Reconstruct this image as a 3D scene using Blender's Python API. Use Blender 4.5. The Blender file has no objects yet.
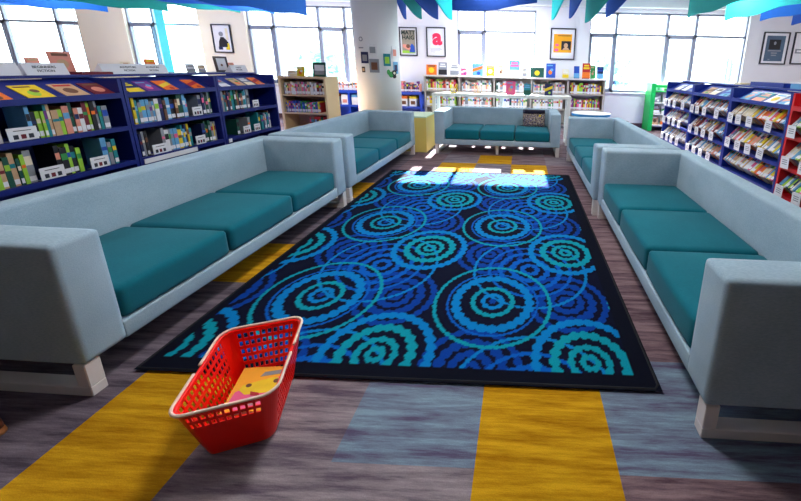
import bpy, bmesh, math, random
import numpy as np
from mathutils import Vector, Matrix
random.seed(7)
S = bpy.context.scene
COL = S.collection
R90 = math.pi/2

# ------------------------------------------------------------------ camera
F, CX, CY = 334.93, 514.87, 145.76
pitch, roll, yaw = math.radians(13.0465), math.radians(1.4427), math.radians(1.032)
cy_, sy_ = math.cos(yaw), math.sin(yaw)
ry = Matrix(((cy_, sy_, 0), (-sy_, cy_, 0), (0, 0, 1)))
base = Matrix(((1, 0, 0), (0, 0, -1), (0, 1, 0)))
rp = Matrix(((1, 0, 0), (0, math.cos(pitch), -math.sin(pitch)), (0, math.sin(pitch), math.cos(pitch))))
rr = Matrix(((math.cos(roll), -math.sin(roll), 0), (math.sin(roll), math.cos(roll), 0), (0, 0, 1)))
Rw = rr @ rp @ base @ ry                       # rows: right, down, forward
cd = bpy.data.cameras.new('camera'); cam = bpy.data.objects.new('camera', cd); COL.objects.link(cam)
M = Matrix((Rw[0], -Rw[1], -Rw[2])).transposed().to_4x4()
M.translation = (0, 0, 1.3507)
cam.matrix_world = M
cd.sensor_width = 36; cd.lens = F/801*36
cd.shift_x = (400.5-CX)/801; cd.shift_y = (CY-250.5)/801
cd.clip_start = .05; cd.clip_end = 200
S.camera = cam

# ------------------------------------------------------------------ light
w = bpy.data.worlds.new('sky'); S.world = w; w.use_nodes = True
bg = w.node_tree.nodes['Background']; bg.inputs[0].default_value = (.86, .95, 1, 1); bg.inputs[1].default_value = 7.0
sd = bpy.data.lights.new('sun', 'SUN'); sd.energy = 85; sd.angle = math.radians(.6); sd.color = (1, .97, .93)
sun = bpy.data.objects.new('sun', sd); COL.objects.link(sun)
sun.rotation_euler = Vector((.02, -1, -.565)).to_track_quat('-Z', 'Y').to_euler()
S.view_settings.view_transform = 'Standard'; S.view_settings.look = 'None'
S.view_settings.exposure = 0.0; S.view_settings.gamma = 1.0
S.view_settings.use_curve_mapping = False
FILL_LAMPS = [(-8, 1.9, 14, 'above the far left of the room'), (-8, 5.9, 150, 'before the leftmost windows'), (-4.2, 1.9, 26, 'behind the left blue bookcases'), (-4.6, 6.3, 95, 'left of the round column'),
         (-.4, 2.2, 66, 'above the middle of the rug'), (3.4, 1.9, 24, 'above the red bookcase unit'), (3.4, 6.2, 95, 'before the right windows'), (6.6, 5.6, 65, 'above the right end of the window wall'),
         (-.4, -2.5, 6, 'behind the picture taker'), (-.6, 6.9, 95, 'before the middle window'), (1.2, 4.4, 26, 'above the farther right sofa')]

# ------------------------------------------------------------------ helpers
MATS = {}
def lin(c):
    return tuple(((v/255)/12.92 if v/255 <= .04045 else ((v/255+.055)/1.055)**2.4) for v in c)
def mat(name, rgb, rough=.6, var=.06, scale=30, bump=0., bscale=200, metal=0, spec=.4):
    """procedural material: base colour gently varied by noise, optional bump"""
    if name in MATS: return MATS[name]
    m = bpy.data.materials.new(name); m.use_nodes = True; nt = m.node_tree; N = nt.nodes
    b = N['Principled BSDF']; b.inputs['Roughness'].default_value = rough; b.inputs['Metallic'].default_value = metal
    b.inputs['Specular IOR Level'].default_value = spec
    c = lin(rgb)
    tc = N.new('ShaderNodeTexCoord'); nz = N.new('ShaderNodeTexNoise'); nz.inputs['Scale'].default_value = scale
    nt.links.new(tc.outputs['Object'], nz.inputs['Vector'])
    mx = N.new('ShaderNodeMix'); mx.data_type = 'RGBA'
    mx.inputs[6].default_value = (*[max(0, v*(1-var)) for v in c], 1); mx.inputs[7].default_value = (*[min(1, v*(1+var)) for v in c], 1)
    nt.links.new(nz.outputs['Fac'], mx.inputs[0]); nt.links.new(mx.outputs[2], b.inputs['Base Color'])
    if bump:
        n2 = N.new('ShaderNodeTexNoise'); n2.inputs['Scale'].default_value = bscale; nt.links.new(tc.outputs['Object'], n2.inputs['Vector'])
        bp = N.new('ShaderNodeBump'); bp.inputs['Strength'].default_value = bump; bp.inputs['Distance'].default_value = .002
        nt.links.new(n2.outputs['Fac'], bp.inputs['Height']); nt.links.new(bp.outputs['Normal'], b.inputs['Normal'])
    MATS[name] = m; return m
def box(bm, x0, y0, z0, x1, y1, z1, mi=0, mtx=None):
    vs = [bm.verts.new(Vector(p) if mtx is None else mtx @ Vector(p)) for p in
          [(x0,y0,z0),(x1,y0,z0),(x1,y1,z0),(x0,y1,z0),(x0,y0,z1),(x1,y0,z1),(x1,y1,z1),(x0,y1,z1)]]
    for f in ((0,3,2,1),(4,5,6,7),(0,1,5,4),(1,2,6,5),(2,3,7,6),(3,0,4,7)):
        fc = bm.faces.new([vs[i] for i in f]); fc.material_index = mi
    return vs
def rbox(x0, y0, z0, x1, y1, z1, r=.01, seg=2):
    bm = bmesh.new(); box(bm, x0, y0, z0, x1, y1, z1)
    bmesh.ops.bevel(bm, geom=bm.edges[:], offset=r, segments=seg, profile=.6, affect='EDGES')
    return bm
def prism(bm, pts, a, b, axis='y', mi=0):
    """extrude a 2-D outline; axis = extrusion axis"""
    def P(u, v, t): return {'y': (u, t, v), 'x': (t, u, v), 'z': (u, v, t)}[axis]
    A = [bm.verts.new(P(u, v, a)) for u, v in pts]; B = [bm.verts.new(P(u, v, b)) for u, v in pts]
    n = len(pts)
    bm.faces.new(A).material_index = mi; bm.faces.new(B[::-1]).material_index = mi
    for i in range(n):
        bm.faces.new([A[i], B[i], B[(i+1) % n], A[(i+1) % n]]).material_index = mi
def tube(bm, pts, r, n=8, closed=False, mi=0):
    pts = [Vector(p) for p in pts]; rings = []
    for i, p in enumerate(pts):
        a = pts[i-1] if (i > 0 or closed) else p; c = pts[(i+1) % len(pts)] if (i < len(pts)-1 or closed) else p
        t = (c-a).normalized(); up = Vector((0, 0, 1)) if abs(t.z) < .95 else Vector((1, 0, 0))
        u = t.cross(up).normalized(); v = u.cross(t)
        rings.append([bm.verts.new(p+r*(math.cos(2*math.pi*k/n)*u+math.sin(2*math.pi*k/n)*v)) for k in range(n)])
    m = len(rings)
    for i in range(m if closed else m-1):
        A, B = rings[i], rings[(i+1) % m]
        for k in range(n): bm.faces.new([A[k], A[(k+1) % n], B[(k+1) % n], B[k]]).material_index = mi
    if not closed: bm.faces.new(rings[0]); bm.faces.new(rings[-1][::-1])
def disc(bm, cx, cz, r, y0, y1, n=20, mi=0, sx=1.):
    prism(bm, [(cx+sx*r*math.cos(2*math.pi*k/n), cz+r*math.sin(2*math.pi*k/n)) for k in range(n)], y0, y1, 'y', mi)
def obj(name, bm, mats, parent=None, smooth=False, loc=None, rot=None):
    bmesh.ops.recalc_face_normals(bm, faces=bm.faces[:])
    me = bpy.data.meshes.new(name); bm.to_mesh(me); bm.free()
    for m in (mats if isinstance(mats, (list, tuple)) else [mats]): me.materials.append(m)
    if smooth:
        me.polygons.foreach_set('use_smooth', [True]*len(me.polygons))
    o = bpy.data.objects.new(name, me); COL.objects.link(o)
    if parent: o.parent = parent
    if loc: o.location = loc
    if rot: o.rotation_euler = rot
    return o
def tag(o, label, cat, group=None):
    o['label'] = label; o['category'] = cat
    if group: o['group'] = group
    return o
def thing(name, label, cat, loc=(0, 0, 0), rz=0, group=None):
    o = bpy.data.objects.new(name, None); COL.objects.link(o); o.empty_display_size = .1
    o.location = loc; o.rotation_euler = (0, 0, rz); return tag(o, label, cat, group)
def struct(name, bm, m, smooth=False):
    o = obj(name, bm, m, None, smooth); o['kind'] = 'structure'; return o
def text_bm(bm, s, size, cx, cz, y, mi=0, align='CENTER', space=1.0, bold=0., flip=False):
    """lettering as thin raised mesh in the XZ plane facing -Y, centred on cx, cz"""
    cu = bpy.data.curves.new('t', 'FONT'); cu.body = s; cu.size = size; cu.align_x = align; cu.align_y = 'CENTER'
    cu.extrude = .0006; cu.offset = bold; cu.space_character = space; cu.resolution_u = 3
    t = bpy.data.objects.new('t', cu); COL.objects.link(t)
    me = t.to_mesh(); mt = Matrix.Translation((cx, y, cz)) @ Matrix.Rotation(R90, 4, 'X')
    vm = [bm.verts.new(mt @ v.co) for v in me.vertices]
    for p in me.polygons:
        try: bm.faces.new([vm[i] for i in p.vertices]).material_index = mi
        except ValueError: pass
    t.to_mesh_clear(); bpy.data.objects.remove(t); bpy.data.curves.remove(cu)

# ------------------------------------------------------------------ materials
WALL = mat('wall_paint', (222, 221, 228), .8, .03, 3)
CREAM = mat('cream_wall_paint', (232, 224, 208), .8, .03, 3)
CEIL = mat('ceiling_paint', (215, 218, 222), .9, .02, 2)
FRAME = mat('window_frame_metal', (128, 134, 154), .5, .04, 8)
WHITE = mat('white_laminate', (228, 230, 226), .35, .02, 5)
CARD = mat('white_card', (225, 225, 232), .6, .03, 20)
PAGE = mat('book_pages', (214, 208, 196), .8, .1, 90)
INK = mat('dark_print', (42, 48, 62), .7, .1, 40)
BLUE = mat('blue_shelf_metal', (10, 42, 140), .45, .10, 6)
NAVY = mat('navy_shelf_metal', (4, 26, 114), .5, .12, 6)
RED = mat('red_shelf_metal', (205, 12, 28), .45, .08, 6)
GREEN = mat('green_rack_plastic', (10, 170, 82), .4, .05, 6)
BLACK = mat('black_frame', (30, 32, 44), .4, .05, 10)

def fabric(name, a, b, bscale=260, bump=.25):
    m = bpy.data.materials.new(name); m.use_nodes = True; nt = m.node_tree; N = nt.nodes; L = nt.links
    p = N['Principled BSDF']; p.inputs['Roughness'].default_value = .95; p.inputs['Specular IOR Level'].default_value = .15
    p.inputs['Sheen Weight'].default_value = .08; p.inputs['Sheen Roughness'].default_value = .5
    tc = N.new('ShaderNodeTexCoord')
    n1 = N.new('ShaderNodeTexNoise'); n1.inputs['Scale'].default_value = 5; n1.inputs['Detail'].default_value = 6
    n2 = N.new('ShaderNodeTexNoise'); n2.inputs['Scale'].default_value = bscale
    mp = N.new('ShaderNodeMapping'); mp.inputs['Scale'].default_value = (1, .25, 1)
    ad = N.new('ShaderNodeMath'); ad.operation = 'ADD'; ml = N.new('ShaderNodeMath'); ml.operation = 'MULTIPLY'; ml.inputs[1].default_value = .5
    mx = N.new('ShaderNodeMix'); mx.data_type = 'RGBA'; mx.inputs[6].default_value = (*lin(a), 1); mx.inputs[7].default_value = (*lin(b), 1)
    L.new(tc.outputs['Object'], n1.inputs['Vector']); L.new(tc.outputs['Object'], mp.inputs['Vector']); L.new(mp.outputs[0], n2.inputs['Vector'])
    L.new(n1.outputs['Fac'], ad.inputs[0]); L.new(n2.outputs['Fac'], ad.inputs[1]); L.new(ad.outputs[0], ml.inputs[0])
    L.new(ml.outputs[0], mx.inputs[0]); L.new(mx.outputs[2], p.inputs['Base Color'])
    bp = N.new('ShaderNodeBump'); bp.inputs['Strength'].default_value = bump; bp.inputs['Distance'].default_value = .002
    L.new(n2.outputs['Fac'], bp.inputs['Height']); L.new(bp.outputs['Normal'], p.inputs['Normal'])
    return m
SOFA = fabric('pale_blue_sofa_fabric', (102, 133, 152), (186, 206, 220))
SEAT = fabric('teal_seat_fabric', (8, 80, 94), (16, 114, 130))
LEGM = mat('white_painted_leg', (214, 206, 204), .5, .04, 12)

def vcol_mat(name, rough=.95, streak=False):
    m = bpy.data.materials.new(name); m.use_nodes = True; nt = m.node_tree; N = nt.nodes; L = nt.links
    p = N['Principled BSDF']; p.inputs['Roughness'].default_value = rough; p.inputs['Specular IOR Level'].default_value = .12
    a = N.new('ShaderNodeAttribute'); a.attribute_name = 'col'
    tc = N.new('ShaderNodeTexCoord')
    mx = N.new('ShaderNodeMix'); mx.data_type = 'RGBA'
    if streak:
        b = N.new('ShaderNodeAttribute'); b.attribute_name = 'accent'
        mp = N.new('ShaderNodeMapping'); mp.inputs['Scale'].default_value = (2.2, 26, 1)
        nz = N.new('ShaderNodeTexNoise'); nz.inputs['Scale'].default_value = 1.0; nz.inputs['Detail'].default_value = 9; nz.inputs['Roughness'].default_value = .72
        cr = N.new('ShaderNodeMapRange'); cr.inputs[1].default_value = .38; cr.inputs[2].default_value = .62
        L.new(tc.outputs['Object'], mp.inputs['Vector']); L.new(mp.outputs[0], nz.inputs['Vector']); L.new(nz.outputs['Fac'], cr.inputs[0])
        L.new(cr.outputs[0], mx.inputs[0]); L.new(a.outputs['Color'], mx.inputs[6]); L.new(b.outputs['Color'], mx.inputs[7])
        nf = N.new('ShaderNodeTexNoise'); nf.inputs['Scale'].default_value = 260; L.new(tc.outputs['Object'], nf.inputs['Vector'])
        hs = N.new('ShaderNodeMix'); hs.data_type = 'RGBA'; hs.blend_type = 'MULTIPLY'; hs.inputs[0].default_value = .45
        L.new(mx.outputs[2], hs.inputs[6]); L.new(nf.outputs['Fac'], hs.inputs[7])
        vs = N.new('ShaderNodeVectorMath'); vs.operation = 'SCALE'; vs.inputs['Scale'].default_value = 1.28
        L.new(hs.outputs[2], vs.inputs[0]); L.new(vs.outputs[0], p.inputs['Base Color'])
    else:
        nf = N.new('ShaderNodeTexNoise'); nf.inputs['Scale'].default_value = 300; L.new(tc.outputs['Object'], nf.inputs['Vector'])
        vs = N.new('ShaderNodeVectorMath'); vs.operation = 'SCALE'; mr = N.new('ShaderNodeMapRange'); mr.inputs[3].default_value = .75; mr.inputs[4].default_value = 1.25
        L.new(nf.outputs['Fac'], mr.inputs[0]); L.new(a.outputs['Color'], vs.inputs[0]); L.new(mr.outputs[0], vs.inputs['Scale']); L.new(vs.outputs[0], p.inputs['Base Color'])
    bp = N.new('ShaderNodeBump'); bp.inputs['Strength'].default_value = .4; bp.inputs['Distance'].default_value = .002
    L.new(nf.outputs['Fac'], bp.inputs['Height']); L.new(bp.outputs['Normal'], p.inputs['Normal'])
    return m

# ------------------------------------------------------------------ room
XL, XR, YB, YF, ZC = -15., 9., -5., 8.2, 2.95
# floor of carpet tiles (colour per tile, streaks in the shader)
TX, TY, TW, TD = -.128, .873, .5, .47
Y_, PG, BG, BP, DK = 'Y', 'P', 'B', 'R', 'D'
TILE = {'Y': ((150, 100, 4), (206, 156, 26)), 'P': ((84, 72, 86), (150, 138, 142)), 'B': ((84, 76, 102), (124, 148, 164)),
        'R': ((78, 58, 68), (142, 118, 122)), 'D': ((68, 59, 70), (120, 108, 118))}
fixed = {}
for r_ in (-2, -1, 0):
    fixed[(-3, r_)] = 'Y'; fixed[(0, r_)] = 'Y'; fixed[(-2, r_)] = 'P'; fixed[(-4, r_)] = 'D'; fixed[(2, r_)] = 'R'
fixed.update({(-1, 0): 'B', (-1, -1): 'P', (-1, -2): 'P', (1, 0): 'B', (1, -1): 'R', (1, -2): 'P', (-4, -1): 'D', (2, 0): 'B', (-5, 0): 'D', (-5, -1): 'D'})
for r_ in range(1, 9): fixed[(1, r_)] = 'R'; fixed[(-4, r_)] = 'D'; fixed[(-5, r_)] = 'D'; fixed[(2, r_)] = 'R'
fixed[(-4, 2)] = 'Y'; fixed[(-4, 5)] = 'Y'
for c_ in range(-3, 3):
    for r_ in (6, 7, 8, 9): fixed[(c_, r_)] = 'R' if (c_+r_) % 3 else 'P'
fixed[(-1, 8)] = 'Y'; fixed[(-2, 7)] = 'Y'; fixed[(0, 7)] = 'Y'
xs = [XL]+[TX+TW*k for k in range(-29, 19) if XL < TX+TW*k < XR]+[XR]
ys = [YB]+[TY+TD*k for k in range(-14, 20) if YB < TY+TD*k < YF+.25]+[YF+.25]
bm = bmesh.new(); cl = bm.loops.layers.float_color.new('col'); al = bm.loops.layers.float_color.new('accent')
gv = [[bm.verts.new((x, y, 0)) for x in xs] for y in ys]
for j in range(len(ys)-1):
    for i in range(len(xs)-1):
        f = bm.faces.new([gv[j][i], gv[j][i+1], gv[j+1][i+1], gv[j+1][i]])
        c_ = round(((xs[i]+xs[i+1])/2-TX)/TW-.5); r_ = round(((ys[j]+ys[j+1])/2-TY)/TD-.5)
        k = fixed.get((c_, r_)) or random.choice('PPPRRBBRPDY' if r_ < 10 else 'PPRR')
        for l in f.loops: l[cl] = (*lin(TILE[k][0]), 1); l[al] = (*lin(TILE[k][1]), 1)
struct('floor', bm, vcol_mat('carpet_tiles', streak=True))
bm = bmesh.new(); box(bm, XL, YB, ZC, XR, YF+.3, ZC+.2); struct('ceiling', bm, CEIL)
bm = bmesh.new(); box(bm, XL, YB-.2, 0, XR, YB, ZC); struct('wall_back', bm, mat('brown_wall', (112, 102, 94), .8, .05, 3))
bm = bmesh.new(); box(bm, XR, YB, 0, XR+.2, YF+.3, ZC); struct('wall_right', bm, WALL)
bm = bmesh.new(); box(bm, XL-.2, YB, 0, XL, YF+.3, ZC); struct('wall_left', bm, CREAM)
# the window wall: [x edges of mullions], thick-framed (openable) panes flagged
SILL, TOP, TR = .846, 2.66, 2.17
WINS = [([-13.2, -12.55, -11.26, -10.65], (0, 2)), ([-9.50, -8.87, -7.72], (0,)), ([-6.58, -5.96, -4.87, -4.25, -3.10], (0, 2)),
        ([-1.57, -.93, .27], (0,)), ([1.53, 2.15, 3.33, 3.99, 5.15], (0, 2))]
bm = bmesh.new(); edge = XL
for e, _ in WINS:
    box(bm, edge, YF, 0, e[0], YF+.16, ZC, 1 if edge < -6.7 and e[0] < -5 else 0)
    box(bm, e[0], YF, 0, e[-1], YF+.16, SILL, 0); box(bm, e[0], YF, TOP, e[-1], YF+.16, ZC, 0)
    edge = e[-1]
box(bm, edge, YF, 0, XR, YF+.16, ZC)
struct('wall_far', bm, [WALL, CREAM])
bm = bmesh.new(); box(bm, XL, YF-.10, 2.76, XR, YF, ZC); box(bm, XL, YF-.14, 2.74, XR, YF, 2.78); struct('trim_1', bm, CEIL)
bm = bmesh.new(); box(bm, XL, YF-.02, 0, XR, YF, .11); struct('baseboard_far', bm, mat('dark_baseboard', (86, 58, 66), .6, .05, 6))
gm = bpy.data.materials.new('window_glass'); gm.use_nodes = True; nt = gm.node_tree; nt.nodes.clear()
o_ = nt.nodes.new('ShaderNodeOutputMaterial'); mx = nt.nodes.new('ShaderNodeMixShader'); tr = nt.nodes.new('ShaderNodeBsdfTransparent')
gl = nt.nodes.new('ShaderNodeBsdfGlossy'); gl.inputs['Roughness'].default_value = .02; fr = nt.nodes.new('ShaderNodeValue'); fr.outputs[0].default_value = .04
tr.inputs[0].default_value = (.96, .99, 1, 1)
nt.links.new(fr.outputs[0], mx.inputs[0]); nt.links.new(tr.outputs[0], mx.inputs[1]); nt.links.new(gl.outputs[0], mx.inputs[2]); nt.links.new(mx.outputs[0], o_.inputs[0])
for n, (e, op) in enumerate(WINS, 1):
    bm = bmesh.new(); a, b = YF+.06, YF+.12
    for k, x in enumerate(e):
        hw = .03; box(bm, x-(hw if k else 0), a, SILL, x+(hw if k < len(e)-1 else 0), b, TOP)
    box(bm, e[0], a, SILL, e[-1], b, SILL+.05); box(bm, e[0], a, TOP-.045, e[-1], b, TOP)
    box(bm, e[0], a, TR-.025, e[-1], b, TR+.025)
    for k in op:     # inner casement frame of the opening pane
        x0, x1 = e[k]+.025, e[k+1]-.025; z0, z1 = SILL+.04, TR-.02
        box(bm, x0, a-.02, z0, x0+.045, b-.01, z1); box(bm, x1-.045, a-.02, z0, x1, b-.01, z1)
        box(bm, x0, a-.02, z0, x1, b-.01, z0+.05); box(bm, x0, a-.02, z1-.05, x1, b-.01, z1)
    wo = struct('window_%d' % n, bm, FRAME)
    bm = bmesh.new(); box(bm, e[0], YF+.088, SILL, e[-1], YF+.092, TOP); g = obj('window_pane', bm, gm, wo)
    bm = bmesh.new(); box(bm, e[0]-.03, YF-.05, SILL-.03, e[-1]+.03, YF+.07, SILL); obj('window_sill', bm, WHITE, wo)

# round column
bm = bmesh.new(); prism(bm, [(-2.54+.365*math.cos(t*math.pi/32), 5.98+.365*math.sin(t*math.pi/32)) for t in range(64)], 0, ZC, 'z')
struct('column', bm, mat('column_paint', (224, 225, 226), .7, .03, 3), True)
for p in bpy.data.objects['column'].data.polygons:
    if abs(p.normal.z) > .5: p.use_smooth = False

# unseen ceiling panels, added and powered as fill light
for i, (x, y, LAMP_W, wh) in enumerate(FILL_LAMPS):
    t = thing('fill_light', 'added square ceiling fill light panel '+wh, 'light', (x, y, ZC-.03), 0, 'added ceiling fill panels')
    bm = bmesh.new(); box(bm, -.32, -.32, 0, .32, .32, .03); obj('housing', bm, WHITE, t)
    ld = bpy.data.lights.new('lamp', 'AREA'); ld.shape = 'SQUARE'; ld.size = .6; ld.energy = LAMP_W; ld.color = (1, .98, .95)
    lo = bpy.data.objects.new('lamp', ld); COL.objects.link(lo); lo.parent = t; lo.location = (0, 0, -.012)

# ------------------------------------------------------------------ rug
RX, RY, RW, RL = -1.683, 1.18, 2.325, 3.0
st = .007; nx, ny = int(RW/st)+1, int(RL/st)+1
X, Y = np.meshgrid(np.linspace(0, RW, nx), np.linspace(0, RL, ny))
colr = np.zeros((ny, nx, 3)); colr[:] = lin((6, 10, 34))
TEAL, LB, MB, DB = lin((4, 132, 150)), lin((0, 110, 174)), lin((0, 80, 166)), lin((2, 52, 134))
def rings(cx, cy, spec):
    d = np.hypot(X-cx, Y-cy); th = np.arctan2(Y-cy, X-cx)
    for r, hw, c in spec:
        n = max(6, round(2*math.pi*r/(.030+hw)))
        m = np.abs(d-r) < hw*(.62+.55*np.abs(np.cos(n*th/2)))
        colr[m] = c
kinds = [(.46, .07, [(.030, .016, DB), (.085, .020, DB), (.150, .024, DB), (.225, .018, DB)]),
         (-.06, .55, [(.030, .016, DB), (.085, .020, DB), (.150, .024, DB), (.225, .018, DB)]),
         (.75, .86, [(.05, .018, MB), (.12, .02, MB), (.2, .016, MB), (.275, .010, MB), (.375, .009, LB)]),
         (0, .13, [(.035, .014, TEAL), (.09, .016, TEAL), (.168, .023, TEAL), (.258, .022, LB)]),
         (.525, .53, [(.0, .020, DB), (.056, .014, LB), (.116, .014, TEAL), (.215, .025, LB), (.262, .007, MB), (.335, .010, TEAL)])]
for ox, oy, spec in kinds:
    for i in range(-1, 4):
        for j in range(-1, 4): rings(ox+1.02*i, oy+.965*j, spec)
edge = (X < .06) | (X > RW-.10) | (Y < .075) | (Y > RL-.05)
colr[edge] = lin((5, 8, 24))
rug = thing('rug', 'large navy rug with blue and teal beaded rings between the sofas', 'rug', (RX, RY, 0))
Z = .012 + .0*X
verts = np.stack([X, Y, Z], -1).reshape(-1, 3)
idx = np.arange(nx*ny).reshape(ny, nx)
faces = np.stack([idx[:-1, :-1], idx[:-1, 1:], idx[1:, 1:], idx[1:, :-1]], -1).reshape(-1, 4)
me = bpy.data.meshes.new('pile'); me.vertices.add(len(verts)); me.vertices.foreach_set('co', verts.ravel())
me.loops.add(faces.size); me.loops.foreach_set('vertex_index', faces.ravel().astype(np.int32))
me.polygons.add(len(faces)); me.polygons.foreach_set('loop_start', np.arange(0, faces.size, 4, dtype=np.int32)); me.polygons.foreach_set('loop_total', np.full(len(faces), 4, dtype=np.int32))
me.update(calc_edges=True)
at = me.attributes.new('col', 'FLOAT_COLOR', 'POINT'); at.data.foreach_set('color', np.concatenate([colr.reshape(-1, 3), np.ones((nx*ny, 1))], 1).ravel())
me.materials.append(vcol_mat('rug_pile', .98)); ro = bpy.data.objects.new('pile', me); COL.objects.link(ro); ro.parent = rug
bm = bmesh.new(); tube(bm, [(.01, .01, .0075), (RW-.03, .01, .0075), (RW-.01, .03, .0075), (RW-.01, RL-.01, .0075), (.01, RL-.01, .0075)], .0075, 8, True)
obj('edge_binding', bm, mat('rug_binding', (8, 9, 18), .9, .1, 80), rug)
bm = bmesh.new(); box(bm, .01, .01, .001, RW-.01, RL-.01, .0115); obj('backing', bm, MATS['rug_binding'], rug)

# ------------------------------------------------------------------ sofas
SL, SH, SD, SG, SA = 1.964, .678, .77, .152, .156
def sofa(label, loc, rz, first=None):
    if first is None:
        t = thing('sofa', label, 'sofa', loc, rz, 'three-seat sofas around the rug')
        bk = .13
        b = rbox(0, SD-bk, SG, SL, SD, SH, .022, 3); obj('back', b, SOFA, t, True)
        for x in (0, SL-SA):
            b = rbox(x, 0, SG, x+SA, SD-bk+.015, SH, .024, 3); obj('arm', b, SOFA, t, True)
        b = rbox(SA-.01, .004, SG, SL-SA+.01, SD-bk+.01, .235, .010, 2); obj('base', b, SOFA, t, True)
        cw = (SL-2*SA-.020)/3
        for k in range(3):
            x0 = SA+.002+k*(cw+.008)
            b = bmesh.new(); bmesh.ops.create_grid(b, x_segments=1, y_segments=1, size=1); b.free()
            b = rbox(x0, .008, .236, x0+cw, SD-bk-.004, .392, .036, 4)
            # crown the cushion a little
            bmesh.ops.subdivide_edges(b, edges=[e for e in b.edges if e.calc_length() > .2], cuts=5, use_grid_fill=True)
            cx_, cy2 = x0+cw/2, .008+(SD-bk-.012)/2
            for v in b.verts:
                u = (v.co.x-cx_)/(cw/2); q = (v.co.y-cy2)/((SD-bk-.012)/2)
                if v.co.z > .35: v.co.z += .016*max(0, 1-u*u)*max(0, 1-q*q)
                if v.co.y < .05: v.co.y -= .006*max(0, 1-u*u)
            obj('seat_cushion', b, SEAT, t, True)
        for x in (.004, SL-.056):
            b = bmesh.new(); box(b, x, .01, 0, x+.052, SD-.01, .045)
            box(b, x, .01, .045, x+.052, .062, SG); box(b, x, SD-.062, .045, x+.052, SD-.01, SG)
            bmesh.ops.bevel(b, geom=b.edges[:], offset=.003, segments=1, affect='EDGES'); obj('leg_frame', b, LEGM, t)
        return t
    r = first.copy(); COL.objects.link(r); r.location = loc; r.rotation_euler = (0, 0, rz); r['label'] = label
    for ch in list(first.children):
        c = ch.copy(); COL.objects.link(c); c.parent = r
    return r
s1 = sofa('pale blue sofa nearest on the left, beside the red basket', (-1.705, 1.057, 0), -.019+R90)
sofa('pale blue sofa behind the nearest left one, in front of the round column', (-1.672, 3.09, 0), -.017+R90, s1)
s3 = sofa('pale blue sofa across the far end of the rug, holding the patterned cushion', (-1.3585, 5.126, 0), -.0212, s1)
b = bmesh.new(); box(b, SL/2-.02, .06, 0, SL/2+.02, .10, SG); obj('centre_leg', b, LEGM, s3)
sofa('pale blue sofa farther on the right, beside the low round table', (.69, 2.976+SL, 0), -R90, s1)
r5 = -.0138
sofa('pale blue sofa nearest on the right, backing onto the blue picture book units', (.704-math.sin(r5)*SL, 1.011+math.cos(r5)*SL-.01, 0), r5-R90, s1)

# ------------------------------------------------------------------ books
PAL = {'red': (176, 34, 40), 'dark red': (110, 26, 44), 'orange': (232, 112, 28), 'yellow': (226, 196, 30), 'green': (52, 142, 74), 'dark green': (18, 78, 66),
       'teal': (20, 128, 140), 'light blue': (96, 160, 206), 'blue': (30, 74, 172), 'navy': (22, 34, 84), 'purple': (112, 50, 132), 'pink': (226, 92, 140),
       'white': (222, 222, 226), 'grey': (136, 140, 150), 'tan': (196, 158, 122), 'brown': (110, 72, 52), 'black': (28, 28, 36), 'cream': (226, 214, 188),
       'lime': (150, 200, 60), 'salmon': (220, 142, 124)}
COV = {k: mat('cover_'+k.replace(' ', '_'), v, .6, .18, 24) for k, v in PAL.items()}
ORD = ['first', 'second', 'third', 'fourth', 'fifth', 'sixth', 'seventh', 'eighth', 'ninth', 'tenth', 'eleventh', 'twelfth', 'thirteenth', 'fourteenth', 'fifteenth', 'sixteenth', 'seventeenth', 'eighteenth', 'nineteenth', 'twentieth']
bookmesh = {}
def spine_book(t, h, d, c, c2, lab):
    """upright book: local x = thickness, front (spine) at y=0, z up"""
    key = (round(t, 3), round(h, 2), round(d, 2), c, c2, lab)
    if key in bookmesh: return bookmesh[key]
    bm = bmesh.new(); th = .0022
    box(bm, 0, 0, 0, th, d, h, 0); box(bm, t-th, 0, 0, t, d, h, 0)
    box(bm, th, 0, 0, t-th, th, h, 0)
    box(bm, th, th, .004, t-th, d-.004, h-.004, 1)
    if lab: box(bm, .001, -.0006, .012, t-.001, 0, .045, 2)
    box(bm, .001, -.0005, h*.55, t-.001, 0, h*.55+h*random.uniform(.1, .28), 3)
    bmesh.ops.recalc_face_normals(bm, faces=bm.faces[:])
    me = bpy.data.meshes.new('book'); bm.to_mesh(me); bm.free()
    for m in (COV[c], PAGE, CARD, COV[c2]): me.materials.append(m)
    bookmesh[key] = me; return me
STUFF = []
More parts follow.
